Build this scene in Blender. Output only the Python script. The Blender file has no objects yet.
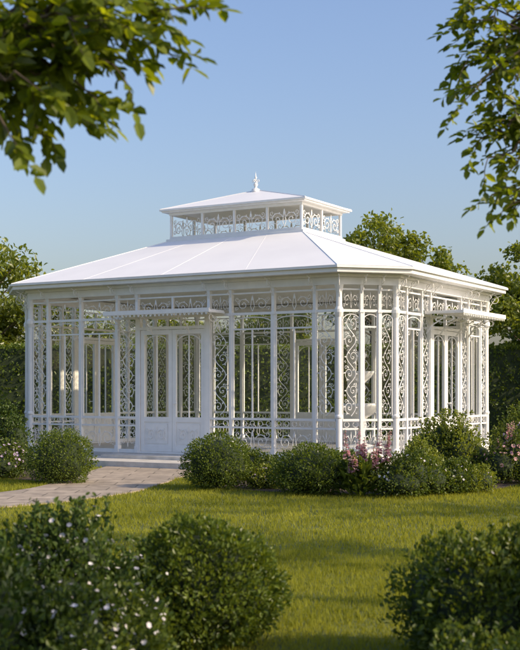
import bpy, math, random
import numpy as np
from mathutils import Vector, Matrix, noise
random.seed(7); np.random.seed(7)
R=math.radians
scene=bpy.context.scene
col=scene.collection

# ------------------------------------------------------------ materials
def mat_base(name):
    m=bpy.data.materials.new(name); m.use_nodes=True
    nt=m.node_tree; nt.nodes.clear()
    out=nt.nodes.new('ShaderNodeOutputMaterial')
    return m,nt,out
def principled(name,c1,c2=None,scale=4,rough=.5,bump=0,bscale=40,spec=.5):
    m,nt,out=mat_base(name)
    p=nt.nodes.new('ShaderNodeBsdfPrincipled'); nt.links.new(p.outputs[0],out.inputs[0])
    p.inputs['Roughness'].default_value=rough
    p.inputs['Specular IOR Level'].default_value=spec
    tc=nt.nodes.new('ShaderNodeTexCoord')
    if c2:
        n=nt.nodes.new('ShaderNodeTexNoise'); n.inputs['Scale'].default_value=scale; n.inputs['Detail'].default_value=5
        nt.links.new(tc.outputs['Object'],n.inputs['Vector'])
        r=nt.nodes.new('ShaderNodeValToRGB')
        r.color_ramp.elements[0].position=.35; r.color_ramp.elements[0].color=(*c1,1)
        r.color_ramp.elements[1].position=.65; r.color_ramp.elements[1].color=(*c2,1)
        nt.links.new(n.outputs['Fac'],r.inputs[0]); nt.links.new(r.outputs[0],p.inputs['Base Color'])
    else: p.inputs['Base Color'].default_value=(*c1,1)
    if bump:
        n2=nt.nodes.new('ShaderNodeTexNoise'); n2.inputs['Scale'].default_value=bscale; n2.inputs['Detail'].default_value=4
        nt.links.new(tc.outputs['Object'],n2.inputs['Vector'])
        b=nt.nodes.new('ShaderNodeBump'); b.inputs['Strength'].default_value=bump; b.inputs['Distance'].default_value=.02
        nt.links.new(n2.outputs['Fac'],b.inputs['Height']); nt.links.new(b.outputs[0],p.inputs['Normal'])
    return m
def leafmat(name,dark,light,transl=.35,tcol=None,gloss=.022,patch=0):
    m,nt,out=mat_base(name)
    g=nt.nodes.new('ShaderNodeNewGeometry')
    r=nt.nodes.new('ShaderNodeValToRGB')
    r.color_ramp.elements[0].color=(*dark,1); r.color_ramp.elements[1].color=(*light,1)
    fac=g.outputs['Random Per Island']
    if patch:
        tc=nt.nodes.new('ShaderNodeTexCoord'); n=nt.nodes.new('ShaderNodeTexNoise'); n.inputs['Scale'].default_value=patch; n.inputs['Detail'].default_value=3
        nt.links.new(tc.outputs['Object'],n.inputs['Vector'])
        a=nt.nodes.new('ShaderNodeMapRange'); a.inputs[1].default_value=.3; a.inputs[2].default_value=.7
        nt.links.new(n.outputs['Fac'],a.inputs[0])
        b=nt.nodes.new('ShaderNodeMix'); b.inputs[0].default_value=.55
        nt.links.new(fac,b.inputs[2]); nt.links.new(a.outputs[0],b.inputs[3]); fac=b.outputs[0]
    nt.links.new(fac,r.inputs[0])
    p=nt.nodes.new('ShaderNodeBsdfDiffuse')
    nt.links.new(r.outputs[0],p.inputs['Color'])
    t=nt.nodes.new('ShaderNodeBsdfTranslucent')
    mx=nt.nodes.new('ShaderNodeMix'); mx.data_type='RGBA'; mx.blend_type='MULTIPLY'; mx.inputs[0].default_value=1
    nt.links.new(r.outputs[0],mx.inputs[6]); mx.inputs[7].default_value=(*(tcol or (2.3,2.0,.55)),1)
    nt.links.new(mx.outputs[2],t.inputs[0])
    ms=nt.nodes.new('ShaderNodeMixShader'); ms.inputs[0].default_value=transl
    nt.links.new(p.outputs[0],ms.inputs[1]); nt.links.new(t.outputs[0],ms.inputs[2]); last=ms
    if gloss:
        gl=nt.nodes.new('ShaderNodeBsdfGlossy'); gl.inputs['Roughness'].default_value=.4; gl.inputs[0].default_value=(1,1,1,1)
        m2=nt.nodes.new('ShaderNodeMixShader'); m2.inputs[0].default_value=gloss
        nt.links.new(ms.outputs[0],m2.inputs[1]); nt.links.new(gl.outputs[0],m2.inputs[2]); last=m2
    nt.links.new(last.outputs[0],out.inputs[0])
    return m
M_white=principled('white_painted_metal',(.79,.785,.765),(.84,.835,.815),6,.38,.04,60)
M_roof=principled('white_roof_sheet',(.78,.78,.775),(.83,.83,.82),.9,.55,.02,8,.3)
M_inner=principled('interior_white',(.76,.76,.73),(.82,.82,.79),2,.6)
M_floor=principled('pale_stone_floor',(.42,.40,.36),(.50,.48,.43),2,.4)
M_stone=principled('plinth_stone',(.48,.46,.42),(.60,.58,.54),5,.8,.4,30)
M_bark=principled('bark',(.06,.042,.03),(.13,.10,.075),12,.9,.8,30)
M_soil=principled('mulch_soil',(.035,.024,.016),(.09,.062,.042),14,.95,1,40)
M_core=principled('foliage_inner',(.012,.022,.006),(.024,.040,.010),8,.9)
M_box=leafmat('boxwood_leaf',(.035,.066,.010),(.155,.205,.030))
M_shrub=leafmat('shrub_leaf',(.034,.066,.012),(.15,.195,.034))
M_dark=leafmat('dark_shrub_leaf',(.022,.05,.012),(.10,.15,.03),.3)
M_lime=leafmat('light_shrub_leaf',(.09,.13,.02),(.24,.28,.05))
M_tree=leafmat('tree_leaf',(.055,.09,.012),(.21,.25,.035),.45,None,.03,.5)
M_near=leafmat('near_tree_leaf',(.055,.09,.010),(.19,.24,.025),.52,(2.4,2.1,.4))
M_hedge=leafmat('hedge_leaf',(.04,.075,.012),(.15,.20,.03),.35,None,.02,.4)
M_grassb=leafmat('grass_blade',(.14,.165,.018),(.38,.385,.07),.45,(1.55,1.4,.5),0,.55)
M_wfl=leafmat('white_petal',(.66,.62,.66),(.82,.8,.80),.3,(1,1,1),0)
M_pfl=leafmat('pink_petal',(.60,.28,.34),(.82,.58,.55),.3,(1,1,1),0)
M_vfl=leafmat('mauve_petal',(.42,.32,.48),(.64,.54,.68),.3,(1,1,1),0)
def glass():
    m,nt,out=mat_base('window_glass')
    t=nt.nodes.new('ShaderNodeBsdfTransparent'); t.inputs[0].default_value=(.97,.985,.98,1)
    g=nt.nodes.new('ShaderNodeBsdfGlossy'); g.inputs['Roughness'].default_value=.01
    f=nt.nodes.new('ShaderNodeLayerWeight'); f.inputs[0].default_value=.5
    pw=nt.nodes.new('ShaderNodeMath'); pw.operation='POWER'; pw.inputs[1].default_value=4
    ml=nt.nodes.new('ShaderNodeMath'); ml.operation='MULTIPLY_ADD'; ml.inputs[1].default_value=.8; ml.inputs[2].default_value=.04
    nt.links.new(f.outputs['Facing'],pw.inputs[0]); nt.links.new(pw.outputs[0],ml.inputs[0])
    ms=nt.nodes.new('ShaderNodeMixShader'); nt.links.new(ml.outputs[0],ms.inputs[0])
    nt.links.new(t.outputs[0],ms.inputs[1]); nt.links.new(g.outputs[0],ms.inputs[2]); nt.links.new(ms.outputs[0],out.inputs[0])
    return m
M_glass=glass()
def paving():
    m,nt,out=mat_base('stone_paving')
    tc=nt.nodes.new('ShaderNodeTexCoord')
    b=nt.nodes.new('ShaderNodeTexBrick'); b.inputs['Scale'].default_value=1
    b.inputs['Color1'].default_value=(.46,.38,.29,1); b.inputs['Color2'].default_value=(.36,.30,.23,1); b.inputs['Mortar'].default_value=(.18,.15,.11,1)
    b.inputs['Brick Width'].default_value=.75; b.inputs['Row Height'].default_value=.5; b.inputs['Mortar Size'].default_value=.012
    nt.links.new(tc.outputs['Object'],b.inputs['Vector'])
    n=nt.nodes.new('ShaderNodeTexNoise'); n.inputs['Scale'].default_value=5; n.inputs['Detail'].default_value=8
    nt.links.new(tc.outputs['Object'],n.inputs['Vector'])
    mr=nt.nodes.new('ShaderNodeMapRange'); mr.inputs[1].default_value=.3; mr.inputs[2].default_value=.7; mr.inputs[3].default_value=.6; mr.inputs[4].default_value=1.1
    nt.links.new(n.outputs['Fac'],mr.inputs[0])
    mx=nt.nodes.new('ShaderNodeVectorMath'); mx.operation='SCALE'
    nt.links.new(b.outputs[0],mx.inputs[0]); nt.links.new(mr.outputs[0],mx.inputs['Scale'])
    p=nt.nodes.new('ShaderNodeBsdfPrincipled'); p.inputs['Roughness'].default_value=.8
    nt.links.new(mx.outputs[0],p.inputs['Base Color'])
    bp=nt.nodes.new('ShaderNodeBump'); bp.inputs['Strength'].default_value=.5; bp.inputs['Distance'].default_value=.01
    nt.links.new(n.outputs['Fac'],bp.inputs['Height']); nt.links.new(bp.outputs[0],p.inputs['Normal'])
    nt.links.new(p.outputs[0],out.inputs[0]); return m
M_pave=paving()
M_lawn=principled('lawn_turf',(.09,.115,.018),(.16,.18,.032),.8,.9,1,90)

# ------------------------------------------------------------ mesh builder
class MB:
    def __init__(s): s.v=[];s.f=[];s.m=[]
    def add(s,vs,fs,mi=0):
        o=len(s.v); s.v.extend([tuple(map(float,a)) for a in vs]); s.f.extend([tuple(i+o for i in f) for f in fs]); s.m.extend([mi]*len(fs))
    def box(s,x0,x1,y0,y1,z0,z1,mi=0):
        s.add([(x0,y0,z0),(x1,y0,z0),(x1,y1,z0),(x0,y1,z0),(x0,y0,z1),(x1,y0,z1),(x1,y1,z1),(x0,y1,z1)],
              [(0,3,2,1),(4,5,6,7),(0,1,5,4),(1,2,6,5),(2,3,7,6),(3,0,4,7)],mi)
    def tube(s,pts,rad,n=6,mi=0):
        pts=[Vector(p) for p in pts]; vs=[];fs=[]
        for i,p in enumerate(pts):
            d=(pts[min(i+1,len(pts)-1)]-pts[max(i-1,0)]).normalized()
            a=d.orthogonal().normalized() if i==0 else (pa-d*pa.dot(d)).normalized()
            pa=a; b=d.cross(a); r=rad[i] if hasattr(rad,'__len__') else rad
            for k in range(n):
                t=2*math.pi*k/n; vs.append(p+a*math.cos(t)*r+b*math.sin(t)*r)
        for i in range(len(pts)-1):
            for k in range(n): fs.append((i*n+k,i*n+(k+1)%n,(i+1)*n+(k+1)%n,(i+1)*n+k))
        fs.append(tuple(range(n-1,-1,-1))); fs.append(tuple((len(pts)-1)*n+k for k in range(n)))
        s.add(vs,fs,mi)
    def lathe(s,prof,c=(0,0,0),n=16,mi=0):
        vs=[];fs=[]
        for r,z in prof:
            for k in range(n):
                t=2*math.pi*k/n; vs.append((c[0]+r*math.cos(t),c[1]+r*math.sin(t),c[2]+z))
        for i in range(len(prof)-1):
            for k in range(n): fs.append((i*n+k,i*n+(k+1)%n,(i+1)*n+(k+1)%n,(i+1)*n+k))
        s.add(vs,fs,mi)
    def leaves(s,c,d,nrm,L,W,mi=0,fold=.25):
        c=np.asarray(c,float); n=len(c)
        if n==0: return
        d=d/np.linalg.norm(d,axis=1,keepdims=True)
        sd=np.cross(d,nrm); sd/= (np.linalg.norm(sd,axis=1,keepdims=True)+1e-9)
        up=np.cross(sd,d)
        L=np.broadcast_to(np.asarray(L,float),(n,))[:,None]; W=np.broadcast_to(np.asarray(W,float),(n,))[:,None]
        h=up*W*fold
        V=np.stack([c, c+d*L*.3+sd*W*.5+h, c+d*L*.7+sd*W*.42+h, c+d*L, c+d*L*.7-sd*W*.42+h, c+d*L*.3-sd*W*.5+h],1).reshape(-1,3)
        o=len(s.v); base=(np.arange(n)*6+o)[:,None]
        F=np.concatenate([base+np.array([[0,1,2,3]]),base+np.array([[0,3,4,5]])],1).reshape(-1,4)
        s.v.extend(map(tuple,V.tolist())); s.f.extend(map(tuple,F.tolist())); s.m.extend([mi]*len(F))
    def mesh(s,name,mats,smooth=False):
        me=bpy.data.meshes.new(name); me.from_pydata(s.v,[],s.f)
        for m in mats: me.materials.append(m)
        me.polygons.foreach_set('material_index',np.array(s.m,dtype=np.int32))
        if smooth: me.polygons.foreach_set('use_smooth',np.ones(len(s.f),dtype=bool))
        me.update(); return me
    def obj(s,name,mats,parent=None,smooth=False):
        o=bpy.data.objects.new(name,s.mesh(name,mats,smooth)); col.objects.link(o)
        if parent: o.parent=parent
        return o
def empty(name,loc=(0,0,0),rz=0):
    e=bpy.data.objects.new(name,None); e.location=loc; e.rotation_euler=(0,0,rz); col.objects.link(e); e.empty_display_size=.3; return e
rs=np.random.RandomState(3)
def unit(n):
    a=rs.normal(size=(n,3)); return a/np.linalg.norm(a,axis=1,keepdims=True)

# ------------------------------------------------------------ pavilion
TH=R(-30.3); OX,OY=-5.0,26.2
U=np.array([math.cos(TH),math.sin(TH)]); Vv=np.array([-math.sin(TH),math.cos(TH)])
pav=empty('garden_pavilion',(OX,OY,0),TH)
FP=[(0,0),(7.5,0),(8.3,.8),(8.3,5.8),(7.5,6.6),(0,6.6),(-.8,5.8),(-.8,.8)]
T=math.tan(R(22.5))
def octo(o):
    return [(0-o*T,-o),(7.5+o*T,-o),(8.3+o,.8-o*T),(8.3+o,5.8+o*T),(7.5+o*T,6.6+o),(0-o*T,6.6+o),(-.8-o,5.8+o*T),(-.8-o,.8-o*T)]
def ring(mb,oo,oi,z0,z1,mi=0):
    a=octo(oo);b=octo(oi);n=8
    vs=[(*p,z0) for p in a]+[(*p,z1) for p in a]+[(*p,z0) for p in b]+[(*p,z1) for p in b]
    fs=[]
    for k in range(n):
        j=(k+1)%n
        fs+= [(k,j,n+j,n+k),(2*n+j,2*n+k,3*n+k,3*n+j),(n+k,n+j,3*n+j,3*n+k),(j,k,2*n+k,2*n+j)]
    mb.add(vs,fs,mi)
mb=MB(); ring(mb,.14,-.12,0,.16); ring(mb,.10,-.10,.162,.20); mb.obj('stone_plinth',[M_stone],pav)
mb=MB(); mb.add([(*p,.17) for p in octo(-.125)],[tuple(range(8))]); mb.obj('floor',[M_floor],pav)
mb=MB()
ring(mb,.07,-.07,3.46,3.60); ring(mb,.12,-.03,3.602,3.66); ring(mb,.40,.36,3.66,3.735); ring(mb,.45,.38,3.737,3.78)
ring(mb,.359,-.02,3.664,3.677)
mb.obj('eaves_cornice',[M_white],pav)
LA,LB=1.72,.97; CX,CY=3.75,3.3
def roofsheet(mb,o,ze,zl,la,lb):
    E=[(*p,ze) for p in octo(o)]
    Lp=[(CX-la,CY-lb,zl),(CX+la,CY-lb,zl),(CX+la,CY+lb,zl),(CX-la,CY+lb,zl)]
    mb.add(E+Lp,[(0,1,9,8),(1,2,9),(2,3,10,9),(3,4,10),(4,5,11,10),(5,6,11),(6,7,8,11),(7,0,8)])
mb=MB(); roofsheet(mb,.43,3.785,4.86,LA,LB); mb.obj('roof_outer',[M_roof],pav)
mb=MB(); roofsheet(mb,-.05,3.69,4.80,LA-.06,LB-.06); mb.obj('roof_lining',[M_inner],pav)
mb=MB()
E=[Vector((*p,3.786)) for p in octo(.43)]
Lp=[Vector((CX-LA,CY-LB,4.861)),Vector((CX+LA,CY-LB,4.861)),Vector((CX+LA,CY+LB,4.861)),Vector((CX-LA,CY+LB,4.861))]
for e,l in [(0,0),(1,1),(2,1),(3,2),(4,2),(5,3),(6,3),(7,0)]:
    mb.tube([E[e],Lp[l]],.010,6)
def seams(e0,e1,l0,l1,n):
    for i in range(1,n):
        t=i/n; mb.tube([E[e0].lerp(E[e1],t),Lp[l0].lerp(Lp[l1],t)],.0022,4)
seams(0,1,0,1,4); seams(2,3,1,2,3); seams(4,5,2,3,4); seams(6,7,3,0,3)
mb.obj('roof_ribs',[M_roof],pav)

def spiral(cx,cz,r0,a0,turns,sgn,n=22,r1=.12):
    pts=[]
    for i in range(n+1):
        t=i/n; r=r0*((1-t)+r1*t); a=a0+sgn*turns*2*math.pi*t
        pts.append((cx+r*math.cos(a),0,cz+r*math.sin(a)))
    return pts
def leafdot(mb,x,z,a,l=.05,w=.028,th=.006):
    ca,sa=math.cos(a),math.sin(a)
    P=[(0,0),(l*.45,w*.5),(l,0),(l*.45,-w*.5)]
    q=[(x+p[0]*ca-p[1]*sa,z+p[0]*sa+p[1]*ca) for p in P]
    mb.add([(a_,-th,b_) for a_,b_ in q]+[(a_,th,b_) for a_,b_ in q],[(0,1,2,3),(7,6,5,4),(0,4,5,1),(1,5,6,2),(2,6,7,3),(3,7,4,0)])
def scroll_tall(w,h,r=.0075,seed=0):
    rnd=random.Random(seed)
    mb=MB(); n=max(2,round(h/(w*.86))); s=h/n; amp=w*.30
    mb.tube([(amp*math.sin(math.pi*i/10),0,i/10*s) for i in range(n*10+1)],r*1.2,5)
    for k in range(n):
        sg=1 if k%2==0 else -1
        cz=(k+.5)*s; cx=-sg*w*.12; R0=w*.30
        mb.tube(spiral(cx,cz,R0,-math.pi/2,1.35+rnd.uniform(-.1,.1),-sg,24),r,5)
        mb.lathe([(0,-.014),(.010,-.007),(.013,0),(.010,.007),(0,.014)],(cx,0,cz),6)
        for j in range(4):
            a=-math.pi/2-sg*(.6+j*1.2); leafdot(mb,cx+R0*.85*math.cos(a),cz+R0*.85*math.sin(a),a+.5*sg,w*.14,w*.07)
        mb.tube(spiral(-sg*w*.34,cz+s*.36,w*.11,0,1.1,sg,12),r*.8,4)
        mb.tube(spiral(sg*w*.38,cz-s*.30,w*.07,math.pi,1.0,sg,10),r*.7,4)
        leafdot(mb,sg*amp,cz,0 if sg>0 else math.pi,w*.15,w*.07)
    return mb.mesh('scroll_tall',[M_white])
def scroll_wide(w,h,r=.0075):
    mb=MB()
    for sg in (1,-1):
        R0=min(h*.36,w*.2)
        mb.tube([(x*sg,y,z) for x,y,z in spiral(w*.24,h*.42,R0,math.pi*.9,1.5,-1,24)],r,5)
        mb.tube([(x*sg,y,z) for x,y,z in spiral(w*.40,h*.74,h*.16,math.pi,1.2,1,14)],r*.8,4)
        mb.tube([(x*sg,y,z) for x,y,z in spiral(w*.42,h*.18,h*.12,math.pi,1.2,-1,14)],r*.8,4)
        mb.tube([(0,0,h*.04),(sg*w*.05,0,h*.3),(sg*w*.03,0,h*.62),(0,0,h*.95)],r*.9,4)
        for a in (0.3,2.0): leafdot(mb,sg*(w*.24+R0*.8*math.cos(a)),h*.42+R0*.8*math.sin(a),a if sg>0 else math.pi-a,h*.13,h*.06)
    leafdot(mb,0,h*.64,math.pi/2,h*.26,h*.12)
    return mb.mesh('scroll_wide',[M_white])
def bracket_mesh():
    mb=MB()
    q=spiral(.13,-.13,.11,math.pi*.5,1.3,-1,18)
    mb.tube([(0,-x,z) for x,_,z in q],.008,5)
    mb.tube([(0,0,-.42),(0,-.05,-.25),(0,-.16,-.08),(0,-.30,-.02)],.009,5)
    mb.tube([(0,-x,z) for x,_,z in spiral(.05,-.33,.05,0,1.1,1,10)],.007,4)
    return mb.mesh('bracket',[M_white])
ST=scroll_tall(.40,1.90); SW=scroll_wide(.80,.40); SF=scroll_wide(.80,.34,.007); BR=bracket_mesh(); SL=scroll_wide(.75,.44,.009)
def inst(me,name,parent,loc,sx=1,sz=1,rz=0,sy=1):
    o=bpy.data.objects.new(name,me); col.objects.link(o); o.parent=parent; o.location=loc; o.scale=(sx,sy,sz); o.rotation_euler=(0,0,rz); return o

def wall(name,p0,ang,cells,canopy=False,glz=True):
    L=cells[-1][1]
    w=empty(name,(p0[0],p0[1],0),ang); w.parent=pav
    mb=MB(); g=MB()
    edges=sorted({c[0] for c in cells}|{L})
    for i,x in enumerate(edges):
        if i in (0,len(edges)-1): continue
        mb.box(x-.03,x+.03,-.045,.045,.2,3.46)
        mb.box(x-.042,x+.042,-.058,.058,2.94,2.985); mb.box(x-.046,x+.046,-.06,.06,.2,.34)
    for a,b,t in cells:
        x0=a+(.065 if a==0 else .03); x1=b-(.065 if b==L else .03); m=(x0+x1)/2; ww=x1-x0
        mb.box(x0,x1,-.028,.028,2.95,3.0); mb.box(x0,x1,-.02,.02,3.36,3.39)
        nf=2 if ww>1.2 else 1
        for k in range(nf):
            fw=ww/nf; inst(SF,'frieze_scroll',w,(x0+fw*(k+.5),0,3.01),fw/.84,1)
        if nf==2: mb.box(m-.02,m+.02,-.025,.025,3.0,3.36)
        n=10
        arc=[(m-ww/2*math.cos(math.pi*k/n),-.012,2.78+.13*math.sin(math.pi*k/n)) for k in range(n+1)]
        if t!='D':
            mb.tube(arc,.010,4)
            mb.box(x0,x1,-.035,.035,.2,.27); mb.box(x0,x1,-.026,.026,.74,.775); mb.box(x0,x1,-.03,.03,.90,.945)
            inst(SW,'dado_scroll',w,(m,0,.30),ww/.86,1.08)
            k=max(2,int(ww/.16))
            for j in range(k):
                mb.tube(spiral(x0+(j+.5)*ww/k,.838,.05,0,1,1,10,1),.006,4)
            if t=='S':
                mb.box(x0,x0+.014,-.018,.018,.945,2.95); mb.box(x1-.014,x1,-.018,.018,.945,2.95)
                inst(ST,'scroll_panel',w,(m,0,1.0),(ww-.03)/.42,1)
            else:
                mb.box(x0,x0+.03,-.024,.024,.945,2.95); mb.box(x1-.03,x1,-.024,.024,.945,2.95)
                if ww>.6:
                    mb.box(m-.011,m+.011,-.017,.017,.945,2.66)
                mb.box(x0+.03,x1-.03,-.018,.018,2.66,2.69)
                for sg in (1,-1):
                    q=spiral(.10,2.60,.07,math.pi*.5,1.2,-1,14)
                    if ww>.6: mb.tube([((x0+.03+x if sg>0 else x1-.03-x),0,z) for x,_,z in q],.006,4)
            g.add([(x0,.008,.945),(x1,.008,.945),(x1,.008,2.95),(x0,.008,2.95)],[(0,1,2,3)])
        else:
            mb.box(x0,x0+.06,-.05,.05,.2,2.95); mb.box(x1-.06,x1,-.05,.05,.2,2.95); mb.box(x0+.06,x1-.06,-.045,.045,2.72,2.78)
            mb.box(x0+.06,x1-.06,-.045,.045,.2,.235)
            for sgn in (0,1):
                d0=x0+.07 if sgn==0 else m+.004; d1=m-.004 if sgn==0 else x1-.07
                mb.box(d0,d0+.085,-.03,.03,.24,2.71); mb.box(d1-.085,d1,-.03,.03,.24,2.71)
                mb.box(d0+.085,d1-.085,-.028,.028,.24,.36); mb.box(d0+.085,d1-.085,-.028,.028,.84,.94); mb.box(d0+.085,d1-.085,-.028,.028,2.62,2.71)
                mb.box(d0+.085,d1-.085,-.012,.012,.36,.84)
                mb.box(d0+.12,d1-.12,-.024,-.0125,.40,.80)
                dm=(d0+d1)/2
                inst(SW,'door_panel_scroll',w,(dm,-.036,.43),(d1-d0-.26)/.82,.85)
                hw=(d1-d0)/2-.085
                mb.tube([(dm-hw*math.cos(math.pi*k/10),-.01,2.40+.2*math.sin(math.pi*k/10)) for k in range(11)],.010,4)
                mb.box(dm-.009,dm+.009,-.016,.016,.94,2.60)
                g.add([(d0+.085,.006,.94),(d1-.085,.006,.94),(d1-.085,.006,2.62),(d0+.085,.006,2.62)],[(0,1,2,3)])
            mb.tube([(m+.05,-.03,1.22),(m+.05,-.08,1.22),(m+.15,-.08,1.22)],.011,6)
            mb.box(m+.03,m+.07,-.036,-.031,1.12,1.34)
            if canopy:
                c0=a-.38; c1=b+.38; pr=.85 if L<6 else .62
                mb.box(c0,c1,-pr,-.07,3.03,3.055); mb.box(c0-.02,c1+.02,-pr-.03,-pr+.0,2.995,3.08)
                mb.box(c0-.02,c0+.01,-pr,-.07,2.995,3.029); mb.box(c1-.01,c1+.02,-pr,-.07,2.995,3.029)
                k=int((c1-c0)/.10)
                for j in range(k):
                    xx=c0+(j+.5)*(c1-c0)/k
                    mb.add([(xx-.038,-pr-.015,2.995),(xx+.038,-pr-.015,2.995),(xx,-pr-.015,2.94)],[(0,1,2)])
                for xx in (c0+.08,m-.45,m+.45,c1-.08):
                    inst(BR,'canopy_bracket',w,(xx,-.07,3.02),1.2,.95,0,pr/.33)
    for x in edges:
        if (x in (0,L)) : continue
        inst(BR,'eaves_bracket',w,(x,-.05,3.64),1,.8)
    mb.lathe([(.085,.2),(.085,.34),(.06,.38),(.062,.95),(.075,.97),(.075,1.0),(.056,1.03),(.052,2.85),(.07,2.9),(.085,2.94),(.085,3.0),(.06,3.05),(.056,3.3),(.09,3.46)],(0,0,0),14)
    inst(BR,'eaves_bracket',w,(0,-.05,3.64),1,1,-R(22.5))
    mb.obj(name+'_frame',[M_white],w)
    if glz: g.obj(name+'_glazing',[M_glass],w)
front=[(0,.5,'S'),(.5,1.4,'G'),(1.4,2.36,'G'),(2.36,2.87,'S'),(2.87,4.63,'D'),(4.63,5.14,'S'),(5.14,6.1,'G'),(6.1,7.0,'G'),(7.0,7.5,'S')]
side=[(0,.45,'S'),(.45,1.2,'G'),(1.2,1.65,'S'),(1.65,3.35,'D'),(3.35,3.8,'S'),(3.8,4.55,'G'),(4.55,5,'S')]
CL=.8*math.sqrt(2)
ch=[(0,.44,'S'),(.44,.80,'G'),(.80,CL,'S')]
wall('front_wall',FP[0],0,front,True)
wall('front_right_bay',FP[1],R(45),ch)
wall('right_wall',FP[2],R(90),side,True)
wall('back_right_bay',FP[3],R(135),ch)
wall('back_wall',FP[4],R(180),front)
wall('back_left_bay',FP[5],R(225),ch)
wall('left_wall',FP[6],R(270),side)
wall('front_left_bay',FP[7],R(315),ch)
# lantern
mb=MB()
def rring(a,b,t,z0,z1):
    mb.box(CX-a,CX+a,CY-b,CY-b+t,z0,z1); mb.box(CX-a,CX+a,CY+b-t,CY+b,z0,z1)
    mb.box(CX-a,CX-a+t,CY-b+t,CY+b-t,z0,z1); mb.box(CX+a-t,CX+a,CY-b+t,CY+b-t,z0,z1)
rring(LA+.04,LB+.04,.10,4.80,4.90); rring(LA-.02,LB-.02,.08,4.902,4.96)
a,b=LA-.05,LB-.05
for i in range(5):
    x=CX-a+2*a*i/4
    for y in (CY-b,CY+b):
        mb.box(x-.026,x+.026,y-.026,y+.026,4.962,5.44)
for i in range(1,2):
    y=CY-b+2*b*i/2
    for x in (CX-a,CX+a): mb.box(x-.026,x+.026,y-.026,y+.026,4.962,5.44)
rring(a+.04,b+.04,.08,5.442,5.50)
for i in range(4):
    for y in (CY-b,CY+b): inst(SL,'lantern_scroll',pav,(CX-a+2*a*(i+.5)/4,y,4.975),1.0,1)
for i in range(2):
    for x in (CX-a,CX+a): inst(SL,'lantern_scroll',pav,(x,CY-b+2*b*(i+.5)/2,4.975),1.05,1,R(90))
mb.box(CX-a-.16,CX+a+.16,CY-b-.16,CY+b+.16,5.502,5.53); mb.box(CX-a-.20,CX+a+.20,CY-b-.20,CY+b+.20,5.532,5.57)
mb.obj('lantern_frame',[M_white],pav)
mb=MB(); A,B=a+.19,b+.19
mb.add([(CX-A,CY-B,5.573),(CX+A,CY-B,5.573),(CX+A,CY+B,5.573),(CX-A,CY+B,5.573),(CX-.12,CY,6.0),(CX+.12,CY,6.0)],[(0,1,5,4),(1,2,5),(2,3,4,5),(3,0,4),(3,2,1,0)])
for p,q in [((CX-A,CY-B,5.575),(CX-.12,CY,6.002)),((CX+A,CY-B,5.575),(CX+.12,CY,6.002)),((CX+A,CY+B,5.575),(CX+.12,CY,6.002)),((CX-A,CY+B,5.575),(CX-.12,CY,6.002)),((CX-.12,CY,6.002),(CX+.12,CY,6.002))]:
    mb.tube([p,q],.010,6)
mb.obj('lantern_roof',[M_roof],pav)
mb=MB()
mb.lathe([(.10,5.97),(.09,6.04),(.035,6.06),(.03,6.10),(.05,6.13),(.05,6.16),(.018,6.19),(.016,6.28),(.03,6.30),(.012,6.33),(.0,6.44)],(CX,CY,0),12)
for an in (0,math.pi/2):
    for sg in (1,-1):
        q=spiral(.06,6.22,.045,math.pi,1.2,-1,12); mb.tube([(CX+sg*x*math.cos(an),CY+sg*x*math.sin(an),z) for x,_,z in q],.006,4)
mb.obj('finial',[M_white],pav,True)
mb=MB(); mb.box(2.0,5.6,-1.6,-.142,0,.12); mb.box(2.5,5.0,-.75,-.143,.122,.185)
mb.obj('door_step',[M_stone],pav)
mb=MB(); mb.box(8.45,9.4,2.1,4.5,0,.13); mb.obj('side_door_step',[M_stone],pav)

def w2(u,v,z=0): 
    return (OX+U[0]*u+Vv[0]*v, OY+U[1]*u+Vv[1]*v, z)
mb=MB()
mb.lathe([(.0,0),(.55,0),(.55,.12),(.45,.16),(.14,.22),(.11,.45),(.16,.6),(.12,.72),(.30,.82),(.52,.98),(.55,1.04),(.50,1.03),(.1,.95),(.08,1.25),(.12,1.35),(.09,1.45),(.22,1.55),(.34,1.66),(.36,1.70),(.32,1.69),(.07,1.63),(.06,1.85),(.1,1.95),(.16,2.05),(.05,2.1),(0,2.25)],(0,0,0),24)
o=mb.obj('tiered_fountain',[M_white],None,True); o.location=w2(6.9,2.2,.175); o.scale=(.85,.85,1)

# ------------------------------------------------------------ ground
mb=MB(); mb.add([(-400,-100,0),(400,-100,0),(400,700,0),(-400,700,0)],[(0,1,2,3)]); mb.obj('lawn_ground',[M_lawn])
def smooth_poly(P,n=8):
    out=[];N=len(P)
    for i in range(N):
        p0,p1,p2,p3=[np.array(P[(i+k-1)%N],float) for k in range(4)]
        for j in range(n):
            t=j/n; out.append(tuple(.5*((2*p1)+(-p0+p2)*t+(2*p0-5*p1+4*p2-p3)*t*t+(-p0+3*p1-3*p2+p3)*t**3)))
    return out
pc=[(-2.1,23.2),(-2.2,22),(-2.3,20.4),(-2.4,18.9),(-2.75,17.2),(-3.9,15.5),(-6.2,14.4),(-10,13.6),(-16,13.4)]
def cat(P,n=8):
    out=[]
    for i in range(len(P)-1):
        p0=np.array(P[max(i-1,0)],float);p1=np.array(P[i],float);p2=np.array(P[i+1],float);p3=np.array(P[min(i+2,len(P)-1)],float)
        for j in range(n):
            t=j/n; out.append(.5*((2*p1)+(-p0+p2)*t+(2*p0-5*p1+4*p2-p3)*t*t+(-p0+3*p1-3*p2+p3)*t**3))
    out.append(np.array(P[-1],float)); return out
pl=cat(pc); lft=[];rgt=[]
for i,p in enumerate(pl):
    d=pl[min(i+1,len(pl)-1)]-pl[max(i-1,0)]; d/=np.linalg.norm(d); nn=np.array([-d[1],d[0]])
    hw=.85; lft.append(p-nn*hw); rgt.append(p+nn*(hw+.35*max(0,1-i/24)))
mb=MB(); n=len(pl)
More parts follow.
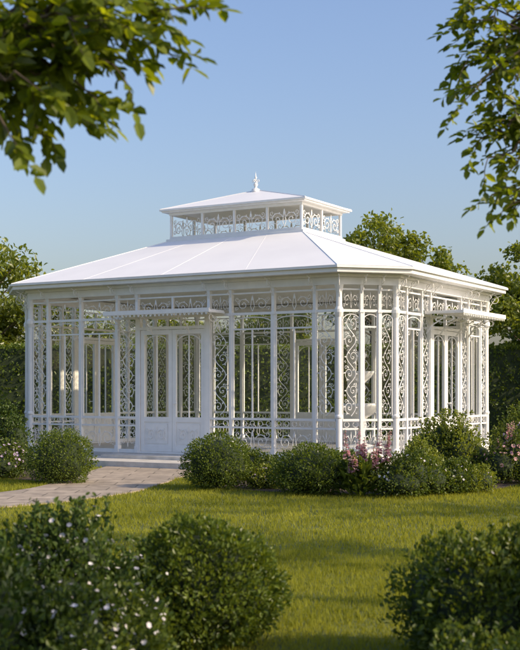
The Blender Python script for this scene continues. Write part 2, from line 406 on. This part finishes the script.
vs=[(*p,.02) for p in lft]+[(*p,.02) for p in rgt]+[(*p,-.02) for p in lft]+[(*p,-.02) for p in rgt]
fs=[]
for i in range(n-1): fs+=[(i,i+1,n+i+1,n+i),(2*n+i,2*n+i+1,i+1,i),(n+i,n+i+1,3*n+i+1,3*n+i)]
mb.add(vs,fs); mb.obj('paved_path',[M_pave])
bedR=smooth_poly([(-.7,19.4),(-.75,18.2),(.3,17.2),(1.4,16.75),(2.6,16.9),(3.6,17.9),(4.7,20.2),(6.3,23.9),(7.4,27),(6.2,27.2),(3.2,22.6),(1.6,22.3),(.6,22.6),(-.4,23.0)])
bedL=smooth_poly([(-3.3,23.5),(-3.4,21.5),(-3.1,20.0),(-3.3,19.2),(-4.4,20.2),(-6.0,22.2),(-7.6,26),(-7.2,29),(-5.2,26.5),(-4.1,24.8)])
for k,b in enumerate((bedR,bedL)):
    mb=MB(); mb.add([(*p,.012) for p in b],[tuple(range(len(b)))]); o=mb.obj('flower_bed_soil',[M_soil])
def inpoly(X,Y,P):
    P=np.array(P); ins=np.zeros(len(X),bool); j=len(P)-1
    for i in range(len(P)):
        xi,yi=P[i];xj,yj=P[j]
        c=((yi>Y)!=(yj>Y))&(X<(xj-xi)*(Y-yi)/(yj-yi+1e-12)+xi); ins^=c; j=i
    return ins
pathpoly=[tuple(p) for p in lft]+[tuple(p) for p in rgt[::-1]]
foot=[w2(*p)[:2] for p in octo(.2)]
stepp=[w2(*p)[:2] for p in [(2,-1.6),(5.6,-1.6),(5.6,0),(2,0)]]
def grass(n,x0,x1,y0,y1,h,w):
    X=rs.uniform(x0,x1,n);Y=rs.uniform(y0,y1,n)
    k=~(inpoly(X,Y,pathpoly)|inpoly(X,Y,bedR)|inpoly(X,Y,bedL)|inpoly(X,Y,foot)|inpoly(X,Y,stepp)); X=X[k];Y=Y[k];n=len(X)
    tuft=np.array([noise.noise(Vector((x*1.7,y*1.7,0)))+.6*noise.noise(Vector((x*6,y*6,3))) for x,y in zip(X,Y)])
    a=rs.uniform(0,2*np.pi,n); H=h*rs.uniform(.5,1.25,n)*(1+.6*tuft); lean=rs.uniform(0,.8,n)*H; la=rs.uniform(0,2*np.pi,n)
    dx=np.cos(a)*w;dy=np.sin(a)*w
    return np.stack([np.stack([X-dx,Y-dy,0*X],1),np.stack([X+dx,Y+dy,0*X],1),np.stack([X+np.cos(la)*lean,Y+np.sin(la)*lean,H],1)],1).reshape(-1,3)
V=np.concatenate([grass(150000,-4,4,5,11,.042,.0035),grass(130000,-7,6,11,20,.045,.0055),grass(25000,-11,-3,15,26,.05,.008),grass(25000,3,12,16,28,.05,.008)])
nb=len(V)//3
me=bpy.data.meshes.new('lawn_grass'); me.vertices.add(len(V)); me.vertices.foreach_set('co',V.ravel())
me.loops.add(nb*3); me.loops.foreach_set('vertex_index',np.arange(nb*3,dtype=np.int32))
me.polygons.add(nb); me.polygons.foreach_set('loop_start',np.arange(0,nb*3,3,dtype=np.int32))
me.update(calc_edges=True); me.materials.append(M_grassb)
o=bpy.data.objects.new('lawn_grass',me); col.objects.link(o)

# ------------------------------------------------------------ shrubs
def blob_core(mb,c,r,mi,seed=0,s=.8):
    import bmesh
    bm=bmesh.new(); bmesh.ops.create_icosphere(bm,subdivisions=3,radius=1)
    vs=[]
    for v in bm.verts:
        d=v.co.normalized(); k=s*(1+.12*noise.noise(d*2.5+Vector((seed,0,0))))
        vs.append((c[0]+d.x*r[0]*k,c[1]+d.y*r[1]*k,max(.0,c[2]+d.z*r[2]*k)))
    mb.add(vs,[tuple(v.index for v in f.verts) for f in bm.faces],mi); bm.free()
def blob_leaves(mb,c,r,n,L,mi,lump=.1,freq=3,seed=0,zmin=-.7,depth=.22,ratio=.55):
    d=unit(n); d=d[d[:,2]>zmin]; n=len(d)
    ln=np.array([noise.noise(Vector((a*freq+seed,b*freq,c_*freq)))+.5*noise.noise(Vector((a*freq*2.7+seed,b*freq*2.7,c_*freq*2.7))) for a,b,c_ in d])
    k=1+lump*ln*1.6-depth*rs.random(n)**1.6+.09*(rs.random(n)**4)
    P=np.array(c)+d*np.array(r)*k[:,None]
    P[:,2]=np.maximum(P[:,2],.02)
    dirn=d*.7+unit(n)*.75+np.array([0,0,.3])
    nr=unit(n)*.8+d
    l=L*rs.uniform(.6,1.25,n)
    mb.leaves(P,dirn,nr,l,l*ratio,mi)
    return P,d
def ball(name,x,y,r,h,n=7500,L=.034,mat=None,seed=0):
    mb=MB(); c=(0,0,h*.47); rr=(r,r,h*.54)
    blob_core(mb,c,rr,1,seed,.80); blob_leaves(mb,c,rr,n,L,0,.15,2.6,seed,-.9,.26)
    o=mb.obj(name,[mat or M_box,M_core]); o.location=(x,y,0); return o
def shrub(name,x,y,r,h,n=6,nl=1100,L=.05,mat=None,flower=None,nf=0,fs=.02,seed=0,ry=None):
    rnd=random.Random(seed); mb=MB(); ry=ry or r
    tops=[]
    for i in range(n):
        a=rnd.uniform(0,6.28); q=math.sqrt(rnd.random())*.6
        br=rnd.uniform(.38,.6)
        cx=math.cos(a)*q*r; cy=math.sin(a)*q*ry
        bh=h*rnd.uniform(.7,1.0)*(1-.3*q)
        c=(cx,cy,bh*.5); rr=(r*br,ry*br,bh*.52)
        blob_core(mb,c,rr,1,i,.70)
        P,d=blob_leaves(mb,c,rr,nl,L,0,.27,3,i+seed,-.9,.38)
        tops.append((P,d))
        for k in range(9):
            an=rnd.uniform(0,6.28); ll=min(.16,rnd.uniform(.08,.2)*h)
            s0=Vector((c[0]+rr[0]*.7*math.cos(an)*rnd.random(),c[1]+rr[1]*.7*math.sin(an)*rnd.random(),c[2]+rr[2]*.75))
            s1=s0+Vector((rnd.uniform(-.5,.5)*ll,rnd.uniform(-.5,.5)*ll,ll+rr[2]*.12))
            mb.tube([s0,s1],.002,3,1)
            m=16; t=np.concatenate([rs.random(m-3),[1,1,.95]])[:,None]; PP=np.array(s0)*(1-t)+np.array(s1)*t
            mb.leaves(PP,unit(m)+np.array([0,0,.5]),unit(m),L*.9,L*.5,0)
    if flower:
        P=np.concatenate([p for p,_ in tops]); D=np.concatenate([d for _,d in tops])
        k=np.where((D[:,2]>.0))[0]; k=rs.choice(k,min(nf,len(k)),False)
        for i in k:
            c=P[i]+D[i]*L*.7
            m=6; ax=D[i]+unit(1)[0]*.4; ax/=np.linalg.norm(ax)
            e=np.cross(ax,unit(1)[0]); e/=np.linalg.norm(e); f=np.cross(ax,e)
            an=np.arange(m)*2*np.pi/m
            dd=np.cos(an)[:,None]*e+np.sin(an)[:,None]*f+ax*.35
            sz=fs*rs.uniform(.6,1.2)
            mb.leaves(np.repeat(c[None],m,0),dd,np.repeat(ax[None],m,0),sz,sz*.85,2,.1)
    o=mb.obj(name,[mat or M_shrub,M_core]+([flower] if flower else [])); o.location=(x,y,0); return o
ball('boxwood_ball',-3.15,19.0,.50,.82,seed=1)
ball('boxwood_ball',-.63,17.9,.50,.80,seed=5)
ball('boxwood_ball',.72,17.0,.54,.68,seed=9)
shrub('lavender_clump',.10,17.9,.34,.40,4,600,.04,M_lime,M_vfl,70,.017,21)
shrub('white_flower_shrub',2.05,16.7,.56,.64,8,1000,.04,M_shrub,M_wfl,90,.022,22)
shrub('white_flower_shrub',2.62,17.2,.45,.52,6,900,.04,M_shrub,M_wfl,60,.02,52)
shrub('green_shrub',3.15,19.6,.66,1.15,7,900,.05,M_lime,None,0,.02,23)
shrub('low_edging_plant',3.05,17.3,.36,.42,5,600,.035,M_lime,M_vfl,20,.012,24)
shrub('pink_flower_shrub',3.95,18.9,.5,.85,6,800,.04,M_shrub,M_pfl,120,.035,25)
shrub('green_shrub',2.45,18.6,.5,.78,6,800,.045,M_lime,None,0,.02,26)
shrub('green_shrub',5.3,23.3,.9,1.35,8,900,.06,M_shrub,M_vfl,40,.03,27)
shrub('green_shrub',1.3,18.2,.6,.58,6,700,.045,M_shrub,None,0,.02,28)
shrub('green_shrub',-.1,19.8,.5,.5,5,700,.045,M_shrub,None,0,.02,48)
shrub('green_shrub',7.4,28.5,1.3,2.0,8,900,.08,M_shrub,None,0,.02,29)
shrub('low_edging_plant',4.6,18.4,.55,.45,5,700,.035,M_shrub,M_wfl,40,.015,30)
shrub('mauve_flower_shrub',-4.2,20.2,.6,.62,7,900,.04,M_shrub,M_vfl,200,.028,31)
shrub('dark_shrub',-5.2,23.4,.8,1.25,7,900,.06,M_dark,None,0,.02,32)
shrub('dark_shrub',-6.9,28,1.2,2.0,8,900,.08,M_shrub,None,0,.02,33)
shrub('white_flower_shrub',-5.4,20.8,.6,.7,6,800,.045,M_shrub,M_wfl,60,.02,34)
mb=MB(); rnd=random.Random(4)
for i in range(15):
    a=rnd.uniform(0,6.28); q=rnd.uniform(0,.36); x=math.cos(a)*q; y=math.sin(a)*q; h=rnd.uniform(.55,1.0)
    tx,ty=x*1.4,y*1.4
    mb.tube([(x,y,0),(tx,ty,h)],.006,4,0)
    m=44; t=rs.uniform(.55,1,m)
    an=rs.uniform(0,6.28,m); P=np.stack([x+(tx-x)*t,y+(ty-y)*t,h*t],1)
    D=np.stack([np.cos(an),np.sin(an),-.3+0*an],1)
    l=.062*(1.15-.8*(t-.55)/.45)
    mb.leaves(P,D,np.tile([0,0,1.],(m,1))+unit(m)*.4,l,l*.95,1,.3)
m=380; an=rs.uniform(0,6.28,m); el=rs.uniform(.0,1.2,m); l=rs.uniform(.08,.17,m)
P=np.stack([np.cos(an)*rs.uniform(0,.32,m),np.sin(an)*rs.uniform(0,.32,m),rs.uniform(.02,.5,m)],1)
mb.leaves(P,np.stack([np.cos(an)*np.cos(el),np.sin(an)*np.cos(el),np.sin(el)],1),np.tile([0,0,1.],(m,1))+unit(m)*.3,l,l*.5,0)
o=mb.obj('foxglove_clump',[M_shrub,M_pfl]); o.location=(1.42,16.7,0)
o=bpy.data.objects.new('foxglove_clump',o.data); col.objects.link(o); o.location=(4.2,20.0,0); o.rotation_euler=(0,0,2)
# foreground shrubs
ball('boxwood_ball',-.33,6.9,.43,.70,16000,.030,M_box,12)
shrub('white_flower_shrub',-1.05,6.5,.60,.82,9,2200,.036,M_dark,M_wfl,420,.016,41)
shrub('dark_shrub',-1.6,5.6,.55,1.04,8,2000,.045,M_dark,None,0,.01,42)
shrub('white_flower_shrub',-.85,5.6,.45,.58,6,2000,.034,M_shrub,M_wfl,260,.015,43)
shrub('dark_shrub',1.27,6.4,.50,.78,8,2200,.036,M_shrub,M_wfl,20,.011,44)
shrub('white_flower_shrub',.97,5.4,.42,.42,6,2000,.032,M_shrub,M_wfl,90,.014,45)
shrub('dark_shrub',1.75,5.9,.45,1.0,7,2000,.042,M_shrub,None,0,.011,46)

# ------------------------------------------------------------ hedges
def hedge(name,p0,p1,h,t,L=.10,den=170):
    p0=np.array(p0,float);p1=np.array(p1,float); ln=np.linalg.norm(p1-p0); d=(p1-p0)/ln
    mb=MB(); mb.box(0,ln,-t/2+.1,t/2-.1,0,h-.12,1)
    for sgn in (1,-1):
        n=int(ln*h*den*(1 if sgn<0 else .5)); x=rs.uniform(0,ln,n); z=rs.uniform(0,h,n)
        b=np.array([noise.noise(Vector((a*.9,c*.9,sgn*5))) for a,c in zip(x,z)])*.22
        P=np.stack([x,sgn*(t/2+b-rs.random(n)**2*.18),z+b*.3],1)
        D=unit(n)+np.array([0,sgn*.6,.3]); l=L*rs.uniform(.6,1.3,n)
        mb.leaves(P,D,unit(n)+np.array([0,sgn,0.]),l,l*.6,0)
    n=int(ln*t*den*1.2); x=rs.uniform(0,ln,n); b=np.array([noise.noise(Vector((a*1.2,3,0))) for a in x])*.15
    P=np.stack([x,rs.uniform(-t/2,t/2,n),h+b-rs.random(n)*.15],1); l=L*rs.uniform(.6,1.3,n)
    mb.leaves(P,unit(n)+np.array([0,0,.5]),unit(n)+np.array([0,0,1.]),l,l*.6,0)
    o=mb.obj(name,[M_hedge,M_core]); o.location=(p0[0],p0[1],0); o.rotation_euler=(0,0,math.atan2(d[1],d[0]))
hedge('clipped_hedge',(-20,37),(9,38),2.9,1.4)
hedge('clipped_hedge',(9.3,36),(22,33),2.3,1.3,.10,130)

# ------------------------------------------------------------ background trees
def bgtree(name,x,y,h,r,K=26,nl=330,L=.20,mat=None,seed=0,low=.3):
    rnd=random.Random(seed); mb=MB()
    mb.tube([(0,0,0),(rnd.uniform(-.1,.1),0,h*.3),(rnd.uniform(-.2,.2),.1,h*.55),(0,0,h*.75)],[h*.025,h*.02,h*.010,h*.003],8,1)
    for i in range(K):
        u=unit(1)[0]; q=rnd.random()**.4
        c=np.array([u[0]*r*q,u[1]*r*q,h*(low+1)/2+u[2]*h*(1-low)/2*q*.92])
        st=Vector((0,0,min(h*.7,max(h*.2,c[2]-r*.5)))); mb.tube([st,st.lerp(Vector(c),.5)+Vector((0,0,-.1)),c],[h*.007,h*.004,h*.0015],4,1)
        cr=r*rnd.uniform(.22,.42); d=unit(nl); k=rs.random(nl)**.5
        P=c+d*np.array([cr,cr,cr*.75])*k[:,None]*(1+.4*rs.random(nl)[:,None]*(rs.random(nl)[:,None]>.75))
        l=L*rs.uniform(.5,1.2,nl)
        mb.leaves(P,unit(nl)+np.array([0,0,-.3]),unit(nl)+np.array([0,0,.6]),l,l*.55,0)
    o=mb.obj(name,[mat or M_tree,M_bark]); o.location=(x,y,0)
bgtree('garden_tree',-9.7,41.5,7.5,2.6,56,380,.20,None,1,.05)
bgtree('garden_tree',-13.5,43,8.2,3.2,36,330,.22,None,2,.1)
bgtree('garden_tree',3.9,41,7.7,1.5,32,160,.18,None,3,.3)
bgtree('garden_tree',5.9,41.5,7.3,1.6,34,160,.18,None,4,.3)
bgtree('garden_tree',8.9,38.5,6.4,2.0,50,300,.18,None,5,.05)
bgtree('garden_tree',12.5,42,6.8,2.6,30,300,.2,None,6,.15)
bgtree('garden_tree',-6.8,43,5.0,2.2,32,300,.2,None,7,.1)
bgtree('garden_tree',-3.2,45,5.0,2.3,32,300,.2,None,8,.1)
bgtree('garden_tree',.8,44,5.0,2.2,30,280,.2,None,9,.1)
bgtree('garden_tree',7.4,44,5.0,2.0,24,260,.2,None,10,.15)
bgtree('garden_tree',18,44,8,3,26,260,.24,None,12,.15)
bgtree('garden_tree',-20,44,8.5,3.4,26,260,.24,None,11,.15)

# ------------------------------------------------------------ framing trees
def curve_pts(a,b,sag,n,rnd,j=.04):
    a=Vector(a);b=Vector(b);out=[]
    for i in range(n+1):
        t=i/n; p=a.lerp(b,t)+Vector((0,0,sag*4*t*(1-t)))
        if 0<i<n: p+=Vector((rnd.uniform(-j,j),rnd.uniform(-j,j),rnd.uniform(-j,j)))
        out.append(p)
    return out
def twig(mb,p,d,ln,L,rnd,nleaf,droop=.5,W=.5):
    pts=[p]; dd=d.normalized(); n=5
    for i in range(n):
        dd=(dd+Vector((rnd.uniform(-.2,.2),rnd.uniform(-.2,.2),-.12*droop+rnd.uniform(-.1,.1)))).normalized(); pts.append(pts[-1]+dd*ln/n)
    mb.tube(pts,[.0035,.003,.0025,.002,.0018,.001],4,1)
    C=[];D=[];N=[];S=[]
    for i in range(nleaf):
        t=(i+.6)/nleaf*n*.999; k=int(t); q=pts[k].lerp(pts[k+1],t-k)
        ax=(pts[k+1]-pts[k]).normalized(); sd=ax.cross(Vector((rnd.uniform(-.6,.6),rnd.uniform(-.6,.6),1))).normalized()*(1 if i%2 else -1)
        ld=(sd*rnd.uniform(.5,1)+ax*rnd.uniform(.2,.9)+Vector((rnd.uniform(-.4,.4),rnd.uniform(-.4,.4),-droop*rnd.uniform(.0,1.2))))
        C.append(q);D.append(ld);N.append(Vector((rnd.uniform(-.9,.9),rnd.uniform(-1.1,.5),.8)));S.append(L*rnd.uniform(.55,1.2))
    C.append(pts[-1]);D.append(dd);N.append(Vector((0,-.4,1)));S.append(L)
    S=np.array(S); mb.leaves(np.array(C),np.array(D),np.array(N),S,S*W,0,.18)
def frametree(name,base,h,trunk_r,limbs,ends,L,seed,ntw=5,W=.5,extra=30,er=1.6,droop=.5,nleaf=9,tl0=.26):
    rnd=random.Random(seed); mb=MB(); bx,by=base
    tp=[Vector((bx,by,0)),Vector((bx+.05,by,h*.25)),Vector((bx-.03,by+.05,h*.5)),Vector((bx+.05,by,h*.75)),Vector((bx,by,h))]
    mb.tube(tp,[trunk_r*1.3,trunk_r,trunk_r*.8,trunk_r*.5,trunk_r*.15],10,1)
    def trunkpt(z): 
        t=min(.999,z/h)*4; k=int(t); return tp[k].lerp(tp[k+1],t-k)
    def branch(a,b,r,sag,tw,tl):
        n=8; pts=curve_pts(a,b,sag,n,rnd); mb.tube(pts,[r*(1-i/n)+.003 for i in range(n+1)],6,1)
        for i in range(tw):
            t=rnd.uniform(.25,1)*n*.999; k=int(t); q=pts[k].lerp(pts[k+1],t-k); ax=(pts[k+1]-pts[k]).normalized()
            d=ax+Vector((rnd.uniform(-1,1),rnd.uniform(-1,1),rnd.uniform(-.9,.8)))
            twig(mb,q,d,rnd.uniform(.5,1.15)*tl,L,rnd,nleaf,droop,W)
        twig(mb,pts[-1],(pts[-1]-pts[-2]),tl*.7,L,rnd,nleaf,droop,W)
    for (hub,subs) in limbs:
        st=trunkpt(max(.8,hub[2]-.7)); pts=curve_pts(st,hub,.1,6,rnd,.03); mb.tube(pts,[.035-.003*i for i in range(7)],7,1)
        for e in subs: branch(hub,e,.012,rnd.uniform(.02,.1),ntw,tl0)
    for i in range(extra):
        a=rnd.uniform(0,6.28); z=rnd.uniform(h*.5,h); q=er*rnd.uniform(.4,1)
        e=(bx+math.cos(a)*q,by+math.sin(a)*q,z+.3)
        if ends(e): continue
        branch(trunkpt(z*.8),e,.02,.1,8,.34)
    mb.obj(name,[M_near,M_bark])
def P5(px,py,d):
    return ((px-260)/1200*d, d, 1.45+(392-py)/1200*d)
L1=[((-1.25,5.2,3.0),[P5(180,8,5.0),P5(160,45,5.1),P5(125,80,4.9),P5(150,25,5.3),P5(110,60,5.2),P5(100,20,4.8),P5(75,90,5.3),P5(130,-20,5.1),P5(60,40,5.3),P5(95,98,5.0),P5(120,40,5.0)]),
    ((-1.45,5.0,2.75),[P5(60,110,4.9),P5(35,125,5.1),P5(12,138,4.8),P5(85,90,5.3),P5(5,110,5.2),P5(40,90,4.8),P5(20,60,5.2),P5(50,70,5.0),P5(70,105,5.2),P5(0,120,5.0)]),
    ((-1.2,5.3,3.3),[P5(60,10,5.4),P5(20,20,5.2),P5(110,-30,5.0),P5(30,-20,5.5),P5(155,-15,5.2),P5(80,-5,4.9),P5(5,35,5.0),P5(120,5,5.2),P5(45,30,5.0)])]
frametree('offframe_shade_tree',(-2.7,5.4),4.6,.11,L1,lambda e:e[0]>-1.4,.088,5,6,.56,18,1.5,.5,9,.26)
L2=[((1.75,7.2,3.55),[P5(462,70,7.0),P5(462,25,7.1),P5(465,100,6.9),P5(475,60,7.2),P5(480,20,7.0),P5(490,95,7.2),P5(500,60,6.8),P5(505,10,7.2),P5(475,85,7.1),P5(500,30,7.0),P5(515,80,7.0),P5(515,45,7.1),P5(490,45,7.0)]),
    ((1.8,7.1,3.0),[P5(475,150,7.0),P5(485,168,6.9),P5(500,150,7.2),P5(482,128,7.1),P5(510,120,7),P5(495,130,7),P5(515,165,7.1),P5(500,110,7.0)]),
    ((1.85,7.0,2.6),[P5(492,195,7.0),P5(502,212,6.9),P5(512,200,7.1),P5(512,190,7.1)]),
    ((1.85,7.2,4.0),[P5(480,-10,7.0),P5(510,-20,7.1),P5(500,5,7.3),P5(470,0,7.1)])]
frametree('slender_leaf_tree',(3.1,7.3),5.4,.10,L2,lambda e:e[0]<1.9,.074,8,5,.52,24,1.6,.2,9,.22)
frametree('offframe_shade_tree',(7.0,8.4),6.0,.14,[],lambda e:e[0]<4.2,.12,9,4,.55,36,2.0)
frametree('offframe_shade_tree',(3.0,3.6),4.2,.12,[],lambda e:e[0]<1.5 and e[1]>3.0,.10,15,4,.55,20,1.4)  # unseen tree added out of frame to shade the left foreground shrubs
frametree('offframe_shade_tree',(9.5,12.0),6.0,.14,[],lambda e:e[0]<6.2,.12,19,4,.55,26,2.0)

# ------------------------------------------------------------ light
az,el=R(111),R(29)
w=bpy.data.worlds.new('World'); scene.world=w; w.use_nodes=True
nt=w.node_tree; bg=nt.nodes['Background']; sky=nt.nodes.new('ShaderNodeTexSky'); sky.sky_type='NISHITA'; sky.sun_disc=False
sky.sun_elevation=el; sky.sun_rotation=az; sky.air_density=1.4; sky.dust_density=3.0; sky.ozone_density=1.4
tint=nt.nodes.new('ShaderNodeMix'); tint.data_type='RGBA'; tint.blend_type='MULTIPLY'; tint.inputs[0].default_value=1; tint.inputs[7].default_value=(1.03,1.08,1.36,1)
nt.links.new(sky.outputs[0],tint.inputs[6]); nt.links.new(tint.outputs[2],bg.inputs[0]); bg.inputs[1].default_value=.15
sd=Vector((math.sin(az)*math.cos(el),math.cos(az)*math.cos(el),math.sin(el)))
l=bpy.data.lights.new('sun','SUN'); l.energy=5.0; l.angle=R(.6); l.color=(1,.81,.56)
o=bpy.data.objects.new('sun',l); col.objects.link(o); o.rotation_euler=sd.to_track_quat('Z','Y').to_euler(); o.location=(20,0,20)
c=bpy.data.cameras.new('camera'); cam=bpy.data.objects.new('camera',c); col.objects.link(cam); scene.camera=cam
cam.location=(0,0,1.45); cam.rotation_euler=(R(90),0,0)
c.sensor_fit='VERTICAL'; c.sensor_height=36; c.lens=36*1200/650; c.shift_y=67/650; c.clip_end=2000
c.dof.use_dof=True; c.dof.focus_distance=22; c.dof.aperture_fstop=4.2
scene.view_settings.view_transform='Standard'; scene.view_settings.look='None'; scene.view_settings.exposure=0
